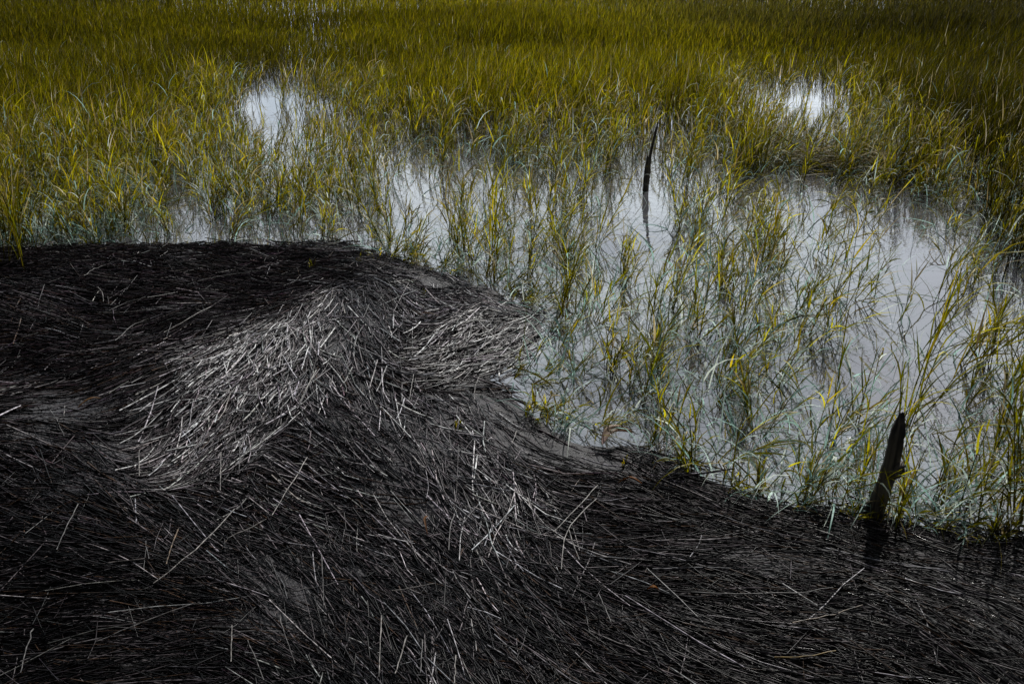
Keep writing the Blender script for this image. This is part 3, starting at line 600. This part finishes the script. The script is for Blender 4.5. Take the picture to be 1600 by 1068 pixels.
def up(px, py, depth_y):
    """point seen at px,py lying at ground distance depth_y."""
    u = (px - 800) / FPX; v = -(py - 534) / FPX; t = depth_y / (cT + v * sT)
    return np.array([u * t, depth_y, CAM_H + (-sT + v * cT) * t])
b = at(1362, 806); y0 = b[1]
root = empty('driftwood_stump', b); tag(root, 'dark weathered broken stump leaning right in the water at the mat edge', 'stump')
wood_tube('trunk', [b + (-.02, 0, -.14), up(1366, 796, y0), up(1384, 752, y0), up(1397, 705, y0), up(1404, 668, y0), up(1409, 646, y0)],
          [.031, .028, .022, .023, .020, .007], root, seed=3, origin=b, rough=.14)
wood_tube('knot', [up(1388, 742, y0), up(1400, 737, y0 - .02), up(1410, 731, y0 - .03)], [.020, .019, .014], root, seed=5, origin=b, sides=10)
b = at(1010, 297); y0 = b[1]
root = empty('wooden_stake', b); tag(root, 'thin charred wooden stake leaning right in the open water', 'stake')
wood_tube('shaft', [b + (0, 0, -.15), up(1010, 290, y0), up(1012, 268, y0), up(1015, 246, y0)], [.018, .017, .019, .013], root, seed=8, origin=b, sides=10)
wood_tube('tip', [up(1015, 247, y0), up(1019, 228, y0), up(1024, 208, y0), up(1028, 191, y0)], [.010, .010, .009, .005], root, seed=9, origin=b, sides=8)

# ------------------------------------------------------------------ stray straws and leaves on the mat
GL = 'stray straws lying on the reed mat'
PAL = (.19, .176, .165); TAN = (.14, .10, .065); GREY = (.10, .095, .093)
LOOSE = [  # image points, colour, radius, label
    ([(480, 717), (452, 760), (425, 803)], PAL, .0030, 'pale straight straw lying across the dark mat below the bright ridge'),
    ([(416, 811), (388, 826), (355, 841)], PAL, .0030, 'short pale straw meeting the lower end of a straight pale straw'),
    ([(366, 792), (340, 822), (302, 864), (240, 915)], PAL, .0030, 'long bent pale straw slanting down left over the dark mat'),
    ([(278, 825), (268, 855), (260, 881)], TAN, .0032, 'tan straw standing steeply left of the long bent pale straw'),
    ([(122, 787), (104, 820), (89, 861)], GREY, .0026, 'grey curved straw on the black mat at the left'),
    ([(305, 937), (230, 968), (150, 1006)], GREY, .0022, 'thin grey straw slanting across the black lower left mat'),
    ([(52, 980), (42, 1012), (32, 1051)], GREY, .0025, 'grey straw near the lower left corner of the mat'),
    ([(362, 975), (361, 1035)], PAL, .0026, 'straight pale straw pointing away, left of two slanting straws at the bottom'),
    ([(345, 706), (344, 765)], PAL, .0028, 'pale straw pointing away at the lower edge of the bright ridge'),
    ([(375, 690), (374, 736)], GREY, .0026, 'short grey straw pointing away beside the bright ridge foot'),
    ([(596, 962), (592, 1058)], PAL, .0028, 'long pale straw pointing straight away at the bottom centre'),
    ([(636, 994), (627, 1020), (617, 1052)], PAL, .0030, 'pale slightly leaning straw right of the long straight one at the bottom'),
    ([(712, 1022), (710, 1068)], PAL, .0030, 'thick pale straw cut by the bottom edge of the photo'),
    ([(660, 1000), (657, 1052)], GREY, .0024, 'grey straw between two pale straws at the bottom centre'),
    ([(710, 803), (703, 826), (701, 856)], GREY, .0026, 'curved grey straw in the middle of the mat'),
    ([(612, 922), (680, 912)], PAL, .0028, 'pale straw lying crosswise below the curved grey straw'),
    ([(455, 923), (500, 916), (543, 907)], GREY, .0026, 'grey straw lying nearly level across the lower mat'),
    ([(502, 865), (506, 945)], GREY, .0024, 'grey straw pointing away and crossing a nearly level straw'),
    ([(387, 1000), (400, 1030), (412, 1062)], GREY, .0024, 'left one of two parallel straws slanting down right near the bottom'),
    ([(437, 962), (448, 1000), (461, 1036)], GREY, .0024, 'right one of two parallel straws slanting down right near the bottom'),
    ([(934, 759), (900, 794), (865, 830)], PAL, .0028, 'straight pale straw slanting over the mat right of the small bright swirl'),
    ([(932, 778), (892, 815), (880, 845), (877, 892)], PAL, .0028, 'hooked pale straw bending down beside a straight slanting straw'),
    ([(889, 826), (896, 850), (905, 876)], PAL, .0028, 'curved straw forming a loop with the hooked pale straw'),
    ([(935, 927), (955, 971)], GREY, .0024, 'grey straw on the dark mat below the hooked straw'),
    ([(1238, 974), (1290, 962), (1348, 944)], TAN, .0028, 'tan straw rising right on the dark lower right mat'),
    ([(1080, 926), (1180, 928), (1250, 924), (1302, 916)], GREY, .0026, 'long gently curved grey straw on the dark right-hand mat'),
    ([(1210, 1025), (1260, 1026), (1306, 1016)], (.16, .10, .012), .0030, 'yellow-brown strand lying low on the black lower right mat'),
    ([(329, 479), (292, 500), (256, 518)], PAL, .0030, 'pale straight straw on the dark upper mat left of the bright ridge'),
    ([(165, 414), (148, 420), (131, 430)], GREY, .0030, 'short grey straw near the top left edge of the mat'),
    ([(411, 420), (350, 430), (292, 447)], GREY, .0030, 'long curved grey straw near the top edge of the mat'),
    ([(228, 465), (198, 472), (170, 484)], GREY, .0030, 'bent grey straw on the upper left mat'),
    ([(153, 450), (161, 458), (161, 470)], PAL, .0030, 'small hooked straw on the upper left mat'),
    ([(414, 522), (386, 530), (359, 540)], PAL, .0028, 'pale straw running into the top of the bright ridge'),
    ([(232, 498), (205, 508), (180, 533)], GREY, .0028, 'curved grey straw left of the pale straight straw'),
    ([(101, 633), (100, 651)], PAL, .0028, 'tiny pale straw pointing away among brown stems at the left'),
    ([(217, 699), (218, 748)], PAL, .0028, 'pale straw pointing away at the left foot of the bright ridge'),
    ([(646, 587), (639, 624)], PAL, .0030, 'white straw pointing away below the second bright patch'),
    ([(807, 673), (800, 693)], PAL, .0028, 'short white straw near the mat edge above the curled leaf'),
    ([(751, 471), (730, 485), (713, 502)], PAL, .0030, 'white straw slanting over the top of the second bright patch'),
    ([(650, 560), (630, 564), (608, 561)], PAL, .0030, 'curved white straw at the left end of the second bright patch'),
    ([(748, 587), (742, 604), (741, 625)], PAL, .0030, 'white forked-looking straw below the notch of the mat'),
    ([(78, 640), (88, 655), (100, 680)], GREY, .0028, 'grey straw at the edge of the smooth dark pool of mud'),
]
def straw(points, col, r, label):
    q = np.array(points, float); t = np.linspace(0, 1, len(q)); t2 = np.linspace(0, 1, 9)
    k = np.stack([np.interp(t2, t, q[:, i]) for i in range(2)], -1)
    k[1:-1] = (k[:-2] + 2 * k[1:-1] + k[2:]) / 4
    k[1:-1] += rng.normal(0, .45, (7, 2))
    P = at(k[:, 0], k[:, 1], .07); z = mat_z(P[:, 0], P[:, 1]) + .034
    P = at(k[:, 0], k[:, 1], float(z.mean())); P[:, 2] = z.mean() + (z - z.mean()) * .5 + rng.normal(0, .001, 9)
    mid = P.mean(0)
    v, qd, cc, al = tubes(P[None], np.full((1, 9), r * .62) * np.linspace(1, .75, 9)[None], 7, np.array([col]), np.array([rng.random()]))
    o = mesh_np('loose_straw', v, qd, STRAW, col=cc, along=al, origin=mid); o.location = tuple(mid)
    return tag(o, label, 'straw', GL)
for a_ in LOOSE: straw(*a_)

def dry_leaf(name, points, width, col, label, cat, curl=.5, lift=.02, grp=None, tipcol=None):
    q = np.array(points, float); t = np.linspace(0, 1, len(q)); n = 15; t2 = np.linspace(0, 1, n)
    k = np.stack([np.interp(t2, t, q[:, i]) for i in range(2)], -1)
    for _ in range(2): k[1:-1] = (k[:-2] + 2 * k[1:-1] + k[2:]) / 4
    P = at(k[:, 0], k[:, 1], .06); z = max(float(mat_z(P[:, 0], P[:, 1]).max()), .005) + lift
    P = at(k[:, 0], k[:, 1], z); P[:, 2] += lift * .7 * np.sin(t2 * np.pi)
    T = np.gradient(P, axis=0); T /= np.linalg.norm(T, axis=1, keepdims=True); Sd = np.cross(T, [0, 0, 1.]); U = np.cross(Sd, T)
    prof = width * np.sin(np.pi * np.clip(t2 * .96 + .02, 0, 1)) ** .7; m = 7; a = np.linspace(-1, 1, m)
    V = []; C = []; th = .0012
    for side in (1, -1):
        for i in range(n):
            for j in range(m):
                V.append(P[i] + Sd[i] * prof[i] * np.sin(a[j] * curl * 1.6) / 1.2 + U[i] * (prof[i] * (1 - np.cos(a[j] * curl * 1.8)) * .9 + side * th))
                c = np.array(col) * (.55 + .6 * abs(a[j]) + .25 * np.sin(a[j] * 13))
                if tipcol is not None: c = c * (1 - max(0, .35 - t2[i]) / .35) + np.array(tipcol) * max(0, .35 - t2[i]) / .35
                C.append(np.clip(c, .003, .8))
    f = lambda s, i, j: s * n * m + i * m + j; Q = []
    for i in range(n - 1):
        for j in range(m - 1):
            Q.append((f(0, i, j), f(0, i, j + 1), f(0, i + 1, j + 1), f(0, i + 1, j))); Q.append((f(1, i, j), f(1, i + 1, j), f(1, i + 1, j + 1), f(1, i, j + 1)))
        for j in (0, m - 1): Q.append((f(0, i, j), f(0, i + 1, j), f(1, i + 1, j), f(1, i, j)))
    mid = P.mean(0); o = mesh_np(name, np.array(V), np.array(Q), LEAF, col=np.array(C), origin=mid); o.location = tuple(mid)
    return tag(o, label, cat, grp)
dry_leaf('curled_leaf', [(941, 694), (947, 686), (957, 680), (970, 677), (988, 675)], .024, (.31, .23, .17), 'curled brown dead leaf with pinkish tip at the wet edge of the mat', 'leaf', curl=.7, lift=.022, tipcol=(.42, .30, .28))
dry_leaf('leaf_scrap', [(965, 754), (985, 751), (1003, 755)], .010, (.22, .09, .02), 'flat orange-brown leaf scrap on the mat below the curled leaf', 'leaf', curl=.2, lift=.02)
dry_leaf('leaf_scrap', [(668, 806), (663, 818), (668, 834)], .004, (.18, .08, .025), 'small rusty curled leaf scrap in the middle of the mat', 'leaf', curl=.6, lift=.02)
dry_leaf('leaf_scrap', [(1012, 920), (1020, 924), (1030, 921)], .010, (.22, .10, .03), 'small orange leaf scrap on the lower right mat', 'leaf', curl=.4, lift=.02)
dry_leaf('leaf_scrap', [(122, 636), (142, 628), (158, 622)], .010, (.16, .085, .03), 'brown blade-like leaf scrap among stems at the left', 'leaf', curl=.3, lift=.02)
dry_leaf('leaf_scrap', [(652, 491), (668, 494), (684, 493)], .010, (.10, .06, .03), 'dark brown leaf scrap above the second bright patch', 'leaf', curl=.3, lift=.02)
dry_leaf('driftwood_chip', [(965, 164), (976, 163)], .014, (.6, .57, .5), 'tiny white chip of driftwood in the far grass left of the stake', 'driftwood', curl=.2, lift=.38)
GS = 'green sprigs growing through the reed mat'
for px, py, h, ns_, lab in ((711, 700, 34, 2, 'dark green upright sprig growing through the reed mat in the middle'), (488, 430, 14, 5, 'small yellow-green sprig near the top edge of the mat'),
                            (562, 432, 18, 3, 'faint green sprig near the top corner of the mat'), (976, 752, 26, 2, 'green sprig beside the orange-brown leaf scrap'), (660, 484, 12, 4, 'low green sprig above the second bright patch')):
    make_tuft(px, py - 8, h, 8, ns_, .0, lab, GS, dry=0, nleaf=3, spreadr=.012, tint=.7, wd=.006, name='grass_sprig', z=.05)
